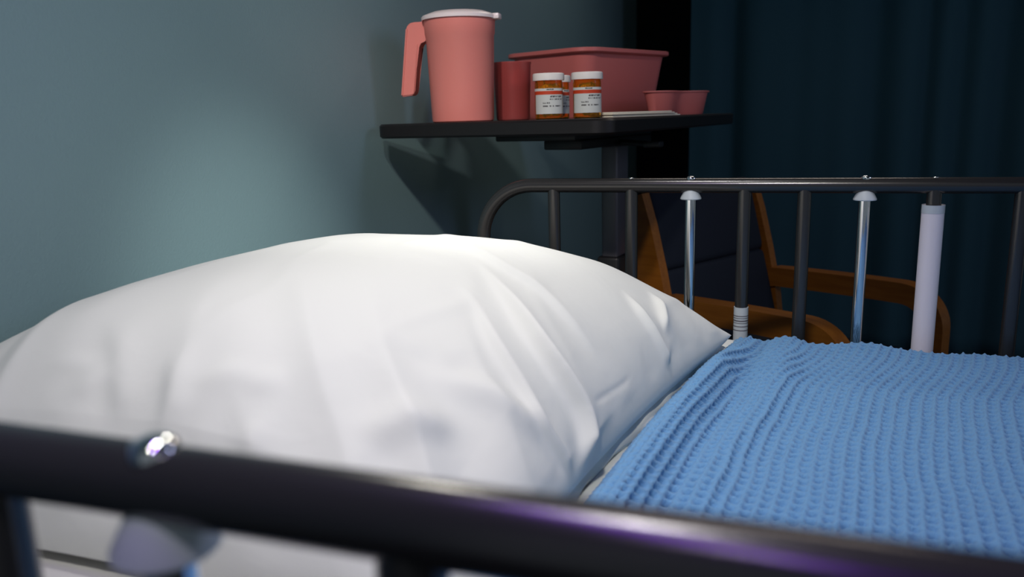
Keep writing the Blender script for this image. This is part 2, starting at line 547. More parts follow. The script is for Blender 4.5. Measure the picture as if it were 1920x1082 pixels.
def mattress():
    # mattress in its fitted white sheet: rounded box with shallow creases in the top
    nx, ny = 220, 120
    x0, x1, y0, y1, zt, zb = BED_X0 + 0.005, BED_X1 - 0.02, 0.205, 1.160, 0.668, 0.494
    a = np.linspace(-1, 1, nx); b = np.linspace(-1, 1, ny)
    A, B = np.meshgrid(a, b, indexing='ij')
    X = x0 + (A + 1) / 2 * (x1 - x0); Y = y0 + (B + 1) / 2 * (y1 - y0)
    ed = np.minimum(np.minimum(X - x0, x1 - X), np.minimum(Y - y0, y1 - Y))
    rr = 0.03
    t = np.clip(ed / rr, 0, 1)
    drop = rr * (1 - np.sqrt(1 - (1 - t) ** 2))
    Z = zt - drop + 0.0012 * wave_noise(X, Y, 3, 16, 2, 14) * np.clip(ed / 0.05, 0, 1)
    top = np.stack([X, Y, Z], -1).reshape(-1, 3)
    Zb = np.full_like(X, zb) + (rr * (1 - np.sqrt(1 - (1 - t) ** 2)))
    bot = np.stack([X, Y, Zb], -1).reshape(-1, 3)
    idx = np.arange(nx * ny).reshape(nx, ny)
    q = np.stack([idx[:-1, :-1], idx[1:, :-1], idx[1:, 1:], idx[:-1, 1:]], -1).reshape(-1, 4)
    off = nx * ny
    e = []
    for u_, v_ in list(zip(idx[0, :-1], idx[0, 1:])) + list(zip(idx[-1, 1:], idx[-1, :-1])) + list(zip(idx[1:, 0], idx[:-1, 0])) + list(zip(idx[:-1, -1], idx[1:, -1])):
        e.append((v_, u_, u_ + off, v_ + off))
    o = np_mesh('mattress', np.vstack([top, bot]), np.vstack([q, q[:, ::-1] + off, np.array(e)]), M['sheet'])
    tag(o, 'mattress in a white fitted sheet, lying on the hospital bed', 'mattress')


mattress()


def edge_x(y):          # head edge of the blanket, slightly slanted across the bed
    return np.interp(y, [0.15, 0.60, 0.68, 0.74, 0.82, 0.94, 1.04, 1.13, 1.20], [-0.190, -0.157, -0.149, -0.144, -0.134, -0.112, -0.092, -0.078, -0.066])


def cross_path(n, y0=0.186, y1=1.178, zt=0.6735, rad=0.03, side=0.13):
    """path over the mattress from the near side to the far side -> (y, z, arc)"""
    L = [side, PI / 2 * rad, (y1 - y0) - 2 * rad, PI / 2 * rad, side]
    tot = sum(L)
    t = np.linspace(0, tot, n)
    y = np.zeros(n); z = np.zeros(n)
    for i, s in enumerate(t):
        if s < L[0]: y[i], z[i] = y0, zt - rad - (L[0] - s)
        elif s < L[0] + L[1]:
            a = (s - L[0]) / rad; y[i], z[i] = y0 + rad - rad * math.cos(a), zt - rad + rad * math.sin(a)
        elif s < sum(L[:3]): y[i], z[i] = y0 + rad + s - L[0] - L[1], zt
        elif s < sum(L[:4]):
            a = (s - sum(L[:3])) / rad; y[i], z[i] = y1 - rad + rad * math.sin(a), zt - rad + rad * math.cos(a)
        else: y[i], z[i] = y1, zt - rad - (s - sum(L[:4]))
    return y, z, t


def smooth(x, a, b):
    t = np.clip((x - a) / (b - a), 0, 1)
    return t * t * (3 - 2 * t)


def blanket():
    yv, zv, tv = cross_path(760)
    s = np.concatenate([np.linspace(0, 0.012, 9)[:-1], np.arange(0.012, 0.98, 0.0015), np.linspace(0.982, 1.34, 90)])
    S, T = np.meshgrid(s, tv, indexing='ij')
    Y0 = np.repeat(yv[None], len(s), 0); Z0 = np.repeat(zv[None], len(s), 0)
    X = edge_x(Y0) * np.exp(-S / 0.4) + (-0.115) * (1 - np.exp(-S / 0.4)) + S
    top = smooth(Z0, 0.62, 0.6735)
    # rolled hem along the head edge
    w = np.interp(Y0, [0.2, 0.6, 0.85, 1.03, 1.12], [0.036, 0.036, 0.039, 0.026, 0.026])
    hh = np.interp(Y0, [0.2, 0.6, 0.80, 0.97, 1.04, 1.10, 1.16], [0.031, 0.032, 0.032, 0.028, 0.018, 0.009, 0.005])
    k = S / w
    rise = np.sin(PI / 2 * np.clip(k, 0, 1)) ** 0.9
    fall = 1 - smooth(k, 0.88, 1.75)
    hem = hh * np.where(k < 1, rise, fall)
    hem += -0.002 * np.exp(-((k - 2.1) / 0.4) ** 2)
    # second soft fold, fades towards the foot end
    cx = np.interp(Y0, [0.2, 0.705, 0.82, 0.908, 0.99, 1.16], [-0.105, -0.058, -0.034, -0.014, -0.004, 0.004])
    d = X - cx
    fold2 = 0.0125 * np.where(d < 0, np.exp(-(d / 0.030) ** 2), np.exp(-(d / 0.017) ** 2)) * np.interp(Y0, [0.2, 0.5, 0.7, 1.0, 1.16], [0.3, 0.5, 1, 0.9, 0.6])
    cx3 = np.interp(Y0, [0.2, 0.8, 1.16], [0.02, 0.06, 0.11])
    d = X - cx3
    fold3 = 0.004 * np.exp(-(d / 0.028) ** 2) * np.interp(Y0, [0.2, 0.8, 1.16], [0.2, 0.8, 1.2])
    big = 0.0022 * wave_noise(X, Y0, 11, 12, 1.2, 5)
    edgebump = 0.004 * smooth(k, 1.5, 2.5) * np.exp(-((Y0 - 1.15) / 0.03) ** 2) * np.clip(wave_noise(X, X * 0, 5, 10, 4, 14), -0.6, 2.0)
    dz = top * (hem + fold2 + fold3 + big + 0.003 + edgebump) + 0.0
    dy = (1 - top) * 0.004 * np.sin(2 * PI * X / 0.09 + 2 * np.sin(X * 9)) * np.sign(Y0 - 0.7)
    Z = Z0 + dz
    Yp = Y0 + dy + np.where(Y0 > 0.7, 1, -1) * (1 - top) * 0.004
    P = np.stack([X, Yp, Z], -1)
    # waffle weave in arc-length coordinates
    du = np.gradient(P, axis=0); dv = np.gradient(P, axis=1)
    arc_s = np.cumsum(np.linalg.norm(du, axis=-1), axis=0)
    n = np.cross(du, dv); n /= np.linalg.norm(n, axis=-1, keepdims=True) + 1e-12
    n[n[..., 2] < -0.2] *= -1
    arc_t = np.cumsum(np.linalg.norm(dv, axis=-1), axis=1)
    js = 0.0005 * wave_noise(arc_s, arc_t, 21, 10, 8, 40); jt = 0.0006 * wave_noise(arc_s, arc_t, 22, 10, 8, 40)
    cs, ct = 0.0125, 0.0130
    fs = ((arc_s + js) / cs) % 1.0
    col = np.floor((arc_s + js) / cs)
    ft = ((arc_t + jt) / ct + 0.5 * (col % 2)) % 1.0
    hole = np.exp(-(np.abs(fs - 0.5) / 0.25) ** 3) * np.exp(-(np.abs(ft - 0.5) / 0.24) ** 3)
    rib = np.exp(-((np.minimum(fs, 1 - fs)) / 0.13) ** 2)
    weave = 0.24 * rib - 1.0 * hole + 0.10 * wave_noise(arc_s, arc_t, 31, 16, 120, 260)
    amp = 0.0078 * np.clip(S / 0.006, 0, 1) * (0.4 + 0.6 * smooth(Z0, 0.655, 0.6735))
    P = P + n * (amp * weave)[..., None]
    ns, nt = S.shape
    idx = np.arange(ns * nt).reshape(ns, nt)
    q = np.stack([idx[:-1, :-1], idx[1:, :-1], idx[1:, 1:], idx[:-1, 1:]], -1).reshape(-1, 4)
    uv = np.stack([arc_s, arc_t], -1).reshape(-1, 2)
    o = np_mesh('blanket', P.reshape(-1, 3), q, M['blanket'], uv=uv)
    md = o.modifiers.new('thickness', 'SOLIDIFY'); md.thickness = 0.0025; md.offset = -1
    tag(o, 'light blue cellular-weave cotton blanket spread over the bed to the right of the pillow', 'blanket')


blanket()


def top_sheet():
    """white sheet folded under the head edge of the blanket; only its folded edge peeks out"""
    yv, zv, tv = cross_path(260, 0.196, 1.170, 0.6700)
    prof = [(0.10, 0.0008), (0.03, 0.0008), (0.0, 0.001), (-0.009, 0.0015), (-0.0125, 0.003), (-0.0135, 0.0055), (-0.012, 0.0080), (-0.008, 0.0092), (0.0, 0.0085), (0.006, 0.006), (0.012, 0.003), (0.10, 0.0022)]
    rows = []
    for a, h in prof:
        X = edge_x(yv) + a + 0.0012 * np.sin(yv * 40) + 0.001 * np.sin(yv * 91)
        rows.append(np.stack([X, yv, zv + h], -1))
    P = np.array(rows)
    ns, nt = P.shape[:2]
    idx = np.arange(ns * nt).reshape(ns, nt)
    q = np.stack([idx[:-1, :-1], idx[1:, :-1], idx[1:, 1:], idx[:-1, 1:]], -1).reshape(-1, 4)
    o = np_mesh('top_sheet', P.reshape(-1, 3), q, M['pillow'])
    tag(o, 'white top sheet whose folded edge shows between the pillow and the blue blanket', 'sheet')


top_sheet()

# ------------------------------------------------------------------ pillow
CREASES = dict(
    A=[(-0.41, 0.885, 0.857), (-0.339, 0.799, 0.858), (-0.294, 0.761, 0.846), (-0.264, 0.749, 0.833), (-0.243, 0.744, 0.822), (-0.215, 0.733, 0.8), (-0.184, 0.727, 0.768)],
    B=[(-0.31, 0.75, 0.851), (-0.281, 0.72, 0.839), (-0.25, 0.686, 0.818), (-0.226, 0.659, 0.796), (-0.208, 0.647, 0.777), (-0.193, 0.643, 0.757), (-0.182, 0.641, 0.739), (-0.174, 0.628, 0.72), (-0.172, 0.6, 0.697)],
    D=[(-0.3, 0.678, 0.842), (-0.271, 0.652, 0.825), (-0.255, 0.63, 0.812), (-0.236, 0.608, 0.794), (-0.213, 0.591, 0.768), (-0.201, 0.579, 0.75), (-0.19, 0.581, 0.735), (-0.178, 0.587, 0.713), (-0.173, 0.592, 0.697)],
    E=[(-0.277, 0.544, 0.804), (-0.261, 0.543, 0.795), (-0.242, 0.548, 0.784), (-0.228, 0.556, 0.775), (-0.209, 0.566, 0.758), (-0.192, 0.581, 0.739)],
    G=[(-0.307, 0.564, 0.823), (-0.289, 0.556, 0.814), (-0.273, 0.556, 0.806), (-0.256, 0.553, 0.795)],
    H=[(-0.183, 0.887, 0.798), (-0.164, 0.869, 0.781), (-0.154, 0.863, 0.769), (-0.138, 0.859, 0.748), (-0.125, 0.862, 0.728)],
    I=[(-0.162, 0.949, 0.786), (-0.149, 0.935, 0.777), (-0.14, 0.907, 0.764), (-0.134, 0.889, 0.753)],
    J=[(-0.178, 0.662, 0.74), (-0.171, 0.693, 0.738), (-0.16, 0.739, 0.736), (-0.154, 0.772, 0.738)],
    K=[(-0.172, 0.62, 0.711), (-0.166, 0.65, 0.707), (-0.157, 0.694, 0.703), (-0.153, 0.725, 0.711)],
    L=[(-0.566, 0.53, 0.835), (-0.522, 0.491, 0.819), (-0.501, 0.466, 0.802), (-0.479, 0.444, 0.781)],
    M=[(-0.464, 0.492, 0.819), (-0.442, 0.469, 0.803), (-0.427, 0.445, 0.781)],
    N=[(-0.418, 0.465, 0.799), (-0.406, 0.476, 0.806), (-0.393, 0.483, 0.809), (-0.381, 0.475, 0.803)],
    O=[(-0.378, 0.471, 0.8), (-0.367, 0.483, 0.806), (-0.359, 0.489, 0.808)],
    P=[(-0.356, 0.459, 0.789), (-0.355, 0.441, 0.774), (-0.357, 0.434, 0.766)],
    Q=[(-0.273, 0.463, 0.771), (-0.27, 0.479, 0.777), (-0.258, 0.495, 0.778), (-0.246, 0.499, 0.772), (-0.237, 0.491, 0.763)],
    S=[(-0.533, 0.453, 0.793), (-0.528, 0.463, 0.8), (-0.518, 0.477, 0.811)],
    T=[(-0.585, 0.477, 0.81), (-0.55, 0.478, 0.811), (-0.522, 0.477, 0.811)],
)


def pillow():
    N = 460
    g = np.linspace(-1, 1, N); g = np.sin(g * PI / 2)
    g = 0.55 * g + 0.45 * np.linspace(-1, 1, N)
    U, V = np.meshgrid(g, g, indexing='ij')
    a, b, c, H, zL, zR, x0, x1, NRx, NLy, FRx, FRy, FLy, ear, sk, sv = (2.5327, 0.6104, 0.4509, 0.1725, 0.6960, 0.703, -0.850, -0.750, -0.177, 0.3794, -0.072, 1.080, 1.1057, 0.0317, -0.0124, -0.046)
    s = (U + 1) / 2; t = (V + 1) / 2
    X = (1 - s) * (1 - t) * x0 + s * (1 - t) * NRx + (1 - s) * t * x1 + s * t * FRx
    Y = (1 - t) * NLy + (1 - s) * t * FLy + s * t * FRy
    X = X - np.where(U > 0, 0.020, ear) * U * (1 - V ** 2); Y = Y - ear * V * (1 - U ** 2)
    uu = U + sk * (1 - U ** 2); vv = V + sv * (1 - V ** 2)
    th = H * np.clip(1 - np.abs(uu) ** a, 0, 1) ** b * np.clip(1 - np.abs(vv) ** a, 0, 1) ** c
    zm = zL * (1 - s) + zR * s - 0.016 * smooth(-V, 0.6, 1.0)
    top = np.stack([X, Y, zm + th], -1)
    du = np.gradient(top, axis=0); dv = np.gradient(top, axis=1)
    n = np.cross(du, dv); n /= np.linalg.norm(n, axis=-1, keepdims=True) + 1e-12

    def blur(a, k):
        for _ in range(k):
            b_ = np.pad(a, 1, mode='edge')
            a = (b_[:-2, 1:-1] + b_[2:, 1:-1] + b_[1:-1, :-2] + b_[1:-1, 2:] + 4 * a) / 8
        return a

    def crease(name, prof, taper=0.25, tail=0.2, reach=0.14):
        cp = np.array(CREASES[name])
        cp = np.vstack([2 * cp[0] - cp[1], cp, 2 * cp[-1] - cp[-2]])
        pts = []
        for i in range(1, len(cp) - 2):
            for t_ in np.linspace(0, 1, 8, endpoint=False):
                p0, p1, p2, p3 = cp[i - 1:i + 3]
                pts.append(0.5 * ((2 * p1) + (p2 - p0) * t_ + (2 * p0 - 5 * p1 + 4 * p2 - p3) * t_ ** 2 + (3 * p1 - p0 - 3 * p2 + p3) * t_ ** 3))
        pts.append(cp[-2])
        pts = np.array(pts)
        for _ in range(12):
            pts[1:-1] = (pts[:-2] + pts[2:] + 2 * pts[1:-1]) / 4
        near = ((top > pts.min(0) - reach) & (top < pts.max(0) + reach)).all(-1)
        Q = top[near]; nn = n[near]
        best = np.full(len(Q), 1e9); sd = np.zeros(len(Q)); al = np.zeros(len(Q))
        seg = pts[1:] - pts[:-1]; ln = np.linalg.norm(seg, axis=1); tot = ln.sum(); acc = 0
        for i in range(len(seg)):
            tt = seg[i] / ln[i]
            rel = Q - pts[i]
            raw = rel @ tt
            pr = np.clip(raw, 0, ln[i])
            dl = rel - pr[:, None] * tt
            dl = dl - (dl * nn).sum(-1)[:, None] * nn
            dist = np.linalg.norm(dl, axis=-1)
            side = (np.cross(np.broadcast_to(tt, nn.shape), nn) * rel).sum(-1)
            m = dist < best
            ext = pr.copy()
            if i == 0: ext = np.minimum(raw, ln[i])
            if i == len(seg) - 1: ext = np.maximum(raw, 0)
            best = np.where(m, dist, best); sd = np.where(m, dist * np.sign(side), sd); al = np.where(m, (acc + ext) / tot, al)
            acc += ln[i]
        w = smooth(al, -0.05, taper) * (1 - smooth(al, 1 - tail, 1.05))
        out = np.zeros(U.shape)
        out[near] = prof(sd, al) * w * (1 - smooth(best, 0.07, 0.13))
        return out

    def step(A, wl, wr, B):            # bulging side left of the line, sharp drop, shallow valley right of it
        def p(d, al):
            left = A * np.exp(-np.clip(-d, 0, None) / wl)
            right = (A + B) * np.exp(-(np.clip(d, 0, None) / 0.0045)) - B * np.exp(-np.clip(d, 0, None) / wr)
            return np.where(d < 0, left, right)
        return p

    def ridge(A, w):
        return lambda d, al: A * np.exp(-(d / w) ** 2) * (1 - smooth(al, 0.75, 1.0) * 0.8)

    D = np.zeros(U.shape)
    D += crease('A', step(0.0040, 0.035, 0.020, 0.002), 0.75)
    D += crease('B', step(0.0115, 0.030, 0.022, 0.0050), 0.6, 0.02)
    D += crease('D', step(0.0065, 0.028, 0.014, 0.0035), 0.5, 0.1)
    D += crease('H', step(0.0055, 0.020, 0.012, 0.0035), 0.4, 0.1)
    D += crease('I', step(0.0060, 0.014, 0.014, 0.0040), 0.4, 0.3)
    D += crease('J', ridge(-0.0010, 0.0022), 0.2)
    D += crease('K', ridge(0.0022, 0.0035), 0.2)
    D = blur(D * 1.35, 4)
    S_ = np.zeros(U.shape)
    S_ += crease('E', ridge(0.0055, 0.012), 0.4)
    S_ += crease('G', step(0.0030, 0.02, 0.014, 0.0020), 0.4)
    S_ += crease('L', step(0.0050, 0.022, 0.018, 0.0030), 0.5)
    S_ += crease('M', step(0.0045, 0.018, 0.016, 0.0020), 0.5)
    S_ += crease('N', ridge(0.0032, 0.009), 0.4)
    S_ += crease('O', ridge(0.0035, 0.009), 0.4)
    S_ += crease('P', ridge(0.0030, 0.008), 0.4)
    S_ += crease('Q', ridge(0.0060, 0.014), 0.3)
    S_ += crease('S', ridge(0.0035, 0.009), 0.4)
    S_ += crease('T', ridge(0.0025, 0.007), 0.4)
    D += blur(S_ * 1.5, 60)
    # radiating puckers along the seams and broad soft dents
    eu, ev = 1 - np.abs(U), 1 - np.abs(V)
    pk = wave_noise(Y, Y * 0, 7, 12, 7, 26) * np.exp(-eu / 0.16) * np.clip(eu / 0.02, 0, 1)
    pk2 = wave_noise(X + 0.25 * Y, Y * 0, 8, 12, 6, 20) * np.exp(-ev / 0.22) * np.clip(ev / 0.02, 0, 1)
    D += 0.0022 * pk + 0.0024 * pk2 * (1 - 0.6 * smooth(V, 0, 0.5))
    body = np.clip(np.minimum(eu, ev) / 0.12, 0, 1)
    D += body * 0.0016 * wave_noise(X, Y, 9, 14, 1.5, 6)
    ridged = 1 - np.abs(wave_noise(X + 0.02 * wave_noise(X, Y, 40, 8, 3, 8), Y, 12, 10, 2.5, 7, 1.6, 0.6))
    D += body * 0.0024 * blur(np.clip(ridged, 0, 1) ** 4, 30) * smooth(X, -0.75, -0.3)
    # diagonal pulls down the near side of the pillow
    q_ = X + 0.55 * Y + 0.03 * wave_noise(X, Y, 50, 8, 2, 6)
    pull = np.abs(wave_noise(q_, Y * 0.25, 51, 14, 5, 15))
    D += body * 0.0075 * blur(np.clip(1 - pull * 1.3, -0.6, 1), 14) * smooth(-V, 0.2, 0.8) * smooth(ev, 0.01, 0.12)
    edge = np.clip(np.minimum(eu, ev) / 0.015, 0, 1)
    top = top + n * (D * edge)[..., None]
    # underside rests on the mattress
    thb = (zm - 0.6705) * np.clip(1 - np.abs(U) ** 10, 0, 1) ** 0.5 * np.clip(1 - np.abs(V) ** 10, 0, 1) ** 0.5
    bot = np.stack([X, Y, zm - thb], -1)
    step_ = 4
    idx = np.arange(N * N).reshape(N, N)
    q = np.stack([idx[:-1, :-1], idx[1:, :-1], idx[1:, 1:], idx[:-1, 1:]], -1).reshape(-1, 4)
    # bottom grid shares the rim with the top one
    bidx = idx + N * N
    bidx[0, :] = idx[0, :]; bidx[-1, :] = idx[-1, :]; bidx[:, 0] = idx[:, 0]; bidx[:, -1] = idx[:, -1]
    qb = np.stack([bidx[:-1, :-1], bidx[:-1, 1:], bidx[1:, 1:], bidx[1:, :-1]], -1).reshape(-1, 4)
    P = np.vstack([top.reshape(-1, 3), bot.reshape(-1, 3)])
    P[:, 0] = np.maximum(P[:, 0], WX + 0.004)
    used = np.zeros(len(P), bool); used[q.ravel()] = True; used[qb.ravel()] = True
    remap = np.cumsum(used) - 1
    o = np_mesh('pillow', P[used], remap[np.vstack([q, qb])], M['pillow'])
    tag(o, 'plump white pillow in a creased cotton case at the head of the bed', 'pillow')
    # open hem of the pillowcase along the foot-side edge
    vs = np.linspace(-0.85, 0.965, 160)
    rows = []
    for kx, (off, dz) in enumerate(((-0.035, 0.012), (-0.012, 0.006), (0.004, -0.001), (0.012, -0.007), (0.010, -0.0105), (-0.004, -0.011), (-0.03, -0.009))):
        r_ = []
        for v in vs:
            tt = (v + 1) / 2
            px = (1 - tt) * NRx + tt * FRx - 0.020 * (1 - v ** 2) + off * (0.65 + 0.35 * math.sin(v * 7)) - 0.008
            py = (1 - tt) * NLy + tt * FRy
            r_.append((px, py, 0.690 + dz + 0.002 * math.sin(v * 31 + kx)))
        rows.append(r_)
    Pf = np.array(rows); ns, nt = Pf.shape[:2]
    ii = np.arange(ns * nt).reshape(ns, nt)
    qf = np.stack([ii[:-1, :-1], ii[1:, :-1], ii[1:, 1:], ii[:-1, 1:]], -1).reshape(-1, 4)
    h = np_mesh('pillowcase_hem', Pf.reshape(-1, 3), qf, M['pillow'], o)
    md = h.modifiers.new('thickness', 'SOLIDIFY'); md.thickness = 0.0012


pillow()

# ------------------------------------------------------------------ overbed table and what stands on it
TZ = 0.9935
TA = math.radians(-9.4)
NL = Vector((-0.745, 1.345))
ex = Vector((math.cos(TA), math.sin(TA))); ey = Vector((-math.sin(TA), math.cos(TA)))
TW, TD = 0.47, 0.84
TC = NL + ex * TW / 2 + ey * TD / 2


def table():
    root = empty('overbed_table', (TC.x, TC.y, 0), TA, 'dark overbed table on a grey column, standing against the teal wall behind the far rail', 'table')
    bm = bmesh.new()
    r1 = 0.0035
    add_loft(bm, [rrect(TW - 2 * r1, TD - 2 * r1, 0.03, TZ - 0.026), rrect(TW, TD, 0.033, TZ - 0.026 + r1), rrect(TW, TD, 0.033, TZ - r1), rrect(TW - 2 * r1, TD - 2 * r1, 0.03, TZ)])
    obj('table_top', bm, M['table'], root)
    bm = bmesh.new()
    add_box(bm, -0.07, 0.10, -0.25, 0.18, TZ - 0.040, TZ - 0.0262, 0.003)
    add_box(bm, 0.02, 0.10, -0.22, 0.18, TZ - 0.058, TZ - 0.040, 0.003)
    obj('bracket', bm, M['black_steel'], root)
    bm = bmesh.new(); add_tube(bm, [(0.10, -0.02, TZ - 0.052), (0.175, -0.05, TZ - 0.055)], 0.006, 14); add_box(bm, 0.165, 0.20, -0.065, -0.035, TZ - 0.062, TZ - 0.050, 0.003)
    obj('height_lever', bm, M['black_steel'], root)
    bm = bmesh.new(); add_box(bm, 0.062, 0.098, -0.035, 0.035, 0.40, TZ - 0.058, 0.005, 3); obj('column', bm, M['grey_steel'], root)
    bm = bmesh.new(); add_box(bm, 0.055, 0.105, -0.045, 0.045, 0.06, 0.70, 0.006, 3); obj('column_sleeve', bm, M['black_steel'], root)
    bm = bmesh.new()
    add_box(bm, -0.20, 0.09, -0.03, 0.03, 0.045, 0.075, 0.006)
    add_box(bm, -0.20, -0.16, -0.30, 0.30, 0.045, 0.075, 0.006)
    add_box(bm, 0.05, 0.09, -0.30, 0.30, 0.045, 0.075, 0.006)
    base = obj('base', bm, M['grey_steel'], root)
    for x in (-0.18, 0.07):
        for y in (-0.27, 0.27):
            bm = bmesh.new(); add_tube(bm, [(x, y - 0.01, 0.023), (x, y + 0.01, 0.023)], 0.022, 20); obj('caster', bm, M['rubber'], base)


table()


def jug(x, y, rz):
    root = empty('water_jug', (x, y, TZ), rz, 'tall pink plastic water jug with an angular handle and a milky lid', 'jug')
    H = 0.188
    prof = [(0.0, 0.0), (0.055, 0.0), (0.0575, 0.002), (0.0583, 0.006), (0.0632, H - 0.032), (0.0648, H - 0.0300), (0.0660, H - 0.003), (0.0665, H), (0.0645, H), (0.0625, H - 0.02), (0.0560, 0.008), (0.052, 0.004), (0.0, 0.004)]
    bm = bmesh.new(); add_lathe(bm, prof, 72)
    obj('jug_body', bm, M['pink'], root)
    # handle: an inverted L-shaped open channel leaving the rim towards -x
    path = [(-0.050, H - 0.016, 0.030), (-0.080, H - 0.010, 0.030), (-0.093, H - 0.012, 0.030), (-0.101, H - 0.020, 0.029), (-0.105, H - 0.034, 0.028), (-0.110, H - 0.080, 0.027), (-0.117, H - 0.142, 0.026)]
    bm = bmesh.new()

    def channel(thick, wid, inset):
        outer = [(-0.052, H - 0.004), (-0.088, H - 0.004), (-0.096, H - 0.007), (-0.101, H - 0.014), (-0.1175, H - 0.138)]
        inner = [(-0.094, H - 0.136), (-0.090, H - 0.130), (-0.078, H - 0.048), (-0.074, H - 0.041), (-0.066, H - 0.038), (-0.060, H - 0.037), (-0.059, H - 0.022), (-0.052, H - 0.020)]
        return outer + inner
    pr = channel(0, 0, 0)
    n = len(pr)
    W = 0.012
    front = [bm.verts.new((a, -W, z)) for a, z in pr]
    back = [bm.verts.new((a, W, z)) for a, z in pr]
    bm.faces.new(front); bm.faces.new(back[::-1])
    for k in range(n):
        bm.faces.new((front[k], back[k], back[(k + 1) % n], front[(k + 1) % n]))
    bmesh.ops.bevel(bm, geom=[e for e in bm.edges], offset=0.0018, segments=2, affect='EDGES')
    h = obj('handle', bm, M['pink'], root)
    # raised rib down the outside of the handle
    bm = bmesh.new()
    add_tube(bm, [(-0.0995, -W - 0.0002, H - 0.016), (-0.1155, -W - 0.0002, H - 0.135)], 0.0018, 8)
    add_tube(bm, [(-0.0800, -W - 0.0002, H - 0.044), (-0.0925, -W - 0.0002, H - 0.133)], 0.0014, 8)
    obj('handle_rib', bm, M['pink'], h)
    bm = bmesh.new()
    add_lathe(bm, [(0.0, H + 0.0120), (0.030, H + 0.0115), (0.050, H + 0.0095), (0.060, H + 0.0060), (0.0680, H + 0.0030), (0.0700, H + 0.0008), (0.0698, H - 0.0045), (0.0678, H - 0.0045), (0.0672, H + 0.0005), (0.0, H + 0.0010)], 72)
    lid = obj('lid', bm, M['lid'], root)
    bm = bmesh.new(); add_box(bm, 0.062, 0.078, -0.012, 0.012, H - 0.006, H + 0.004, 0.002); obj('pour_tab', bm, M['lid'], lid)


jug(-0.5975, 1.432, math.radians(6))


def cup(x, y):
    root = empty('tumbler', (x, y, TZ), 0, 'translucent dark pink plastic tumbler standing directly behind the water jug', 'tumbler')
    H = 0.112
    bm = bmesh.new()
    add_lathe(bm, [(0.0, 0.001), (0.030, 0.0), (0.0325, 0.001), (0.0335, 0.004), (0.0378, H - 0.004), (0.0390, H - 0.002), (0.0388, H), (0.0370, H), (0.0362, H - 0.004), (0.0320, 0.006), (0.030, 0.004), (0.0, 0.004)], 64)
    obj('cup_wall', bm, M['pink_clear'], root)
    root2 = root
    return root2


cup(-0.540, 1.555)


def pill_bottle(x, y, rz, label):
    root = empty('pill_bottle', (x, y, TZ), rz, label, 'pill bottle', 'amber pill bottles on the overbed table')
    H = 0.070
    R = 0.0255
    bm = bmesh.new()
    add_lathe(bm, [(0.0, 0.0), (R - 0.002, 0.0), (R, 0.002), (R, H - 0.006), (R - 0.001, H), (R - 0.002, H), (R - 0.0022, 0.0035), (0.0, 0.0035)], 48)
    obj('bottle_body', bm, M['amber'], root)
    bm = bmesh.new()
    add_lathe(bm, [(0.0, H + 0.0120), (R + 0.0015, H + 0.0120), (R + 0.0032, H + 0.0105), (R + 0.0036, H + 0.0008), (R + 0.0032, H - 0.0008), (R + 0.0008, H - 0.0008), (R + 0.0008, H + 0.0004), (0.0, H + 0.0004)], 96, ribs=1, ribamp=0.0004)
    obj('cap', bm, M['cap'], root)
    # label: a curved strip round most of the bottle, field below the band a little narrower
    na = 60
    rows = [(0.010, 0.0), (0.0135, 0.06), (0.044, 0.745), (0.0445, 0.75), (0.0505, 0.885), (0.0505, 0.885), (0.0550, 1.0)]
    bm = bmesh.new()
    uvl = bm.loops.layers.uv.new('UVMap')
    a0, a1 = math.radians(-90 - 66), math.radians(-90 + 95)
    grid = []
    for z, vv in rows:
        lo = a0 if vv < 0.746 else a0 - 0.25
        grid.append([(bm.verts.new(((R + 0.0004) * math.cos(lo + (a1 - lo) * k / na), (R + 0.0004) * math.sin(lo + (a1 - lo) * k / na), z)), ((lo + (a1 - lo) * k / na - a0) / (a1 - a0), vv)) for k in range(na + 1)])
    for i in range(len(grid) - 1):
        for k in range(na):
            q = (grid[i][k], grid[i][k + 1], grid[i + 1][k + 1], grid[i + 1][k])
            if (q[0][0].co - q[3][0].co).length < 1e-6: continue
            fc = bm.faces.new([w[0] for w in q])
            for lp, w in zip(fc.loops, q):
                lp[uvl].uv = w[1]
    obj('paper_label', bm, M['label'], root)
    return root


def pills(x, y, seed, label):
    rnd = random.Random(seed)
    bm = bmesh.new()
    for i in range(150):
        z = 0.0095 + 0.050 * i / 150
        a = rnd.random() * 2 * PI
        rr = 0.0150 * math.sqrt(rnd.random())
        d = Vector((rnd.uniform(-1, 1), rnd.uniform(-1, 1), rnd.uniform(-0.5, 0.5))).normalized() * 0.0045
        c = Vector((rr * math.cos(a), rr * math.sin(a), z))
        ps = [c - d * 1.5, c - d * 1.3, c - d * 0.9, c + d * 0.9, c + d * 1.3, c + d * 1.5]
        add_tube(bm, ps, 0.0034, 8, True, [0.0010, 0.0025, 0.0034, 0.0034, 0.0025, 0.0010])
    o = obj('pills', bm, M['capsule'])
    o.location = (x, y, TZ)
    tag(o, label, 'pills', None, 'stuff')


B1, B2, B3 = (-0.4325, 1.447), (-0.3655, 1.468), (-0.447, 1.545)
pill_bottle(*B1, math.radians(16), 'left of the two front amber pill bottles with white cap, nearer the pink jug')
pill_bottle(*B2, math.radians(14), 'right of the two front amber pill bottles with white cap, beside the cream paper')
pill_bottle(*B3, math.radians(60), 'amber pill bottle almost hidden behind the left front one, only a cap sliver showing')
pills(*B1, 1, 'yellow capsules heaped inside the left front pill bottle')
pills(*B2, 2, 'yellow capsules heaped inside the right front pill bottle')
pills(*B3, 3, 'yellow capsules inside the hidden third pill bottle')


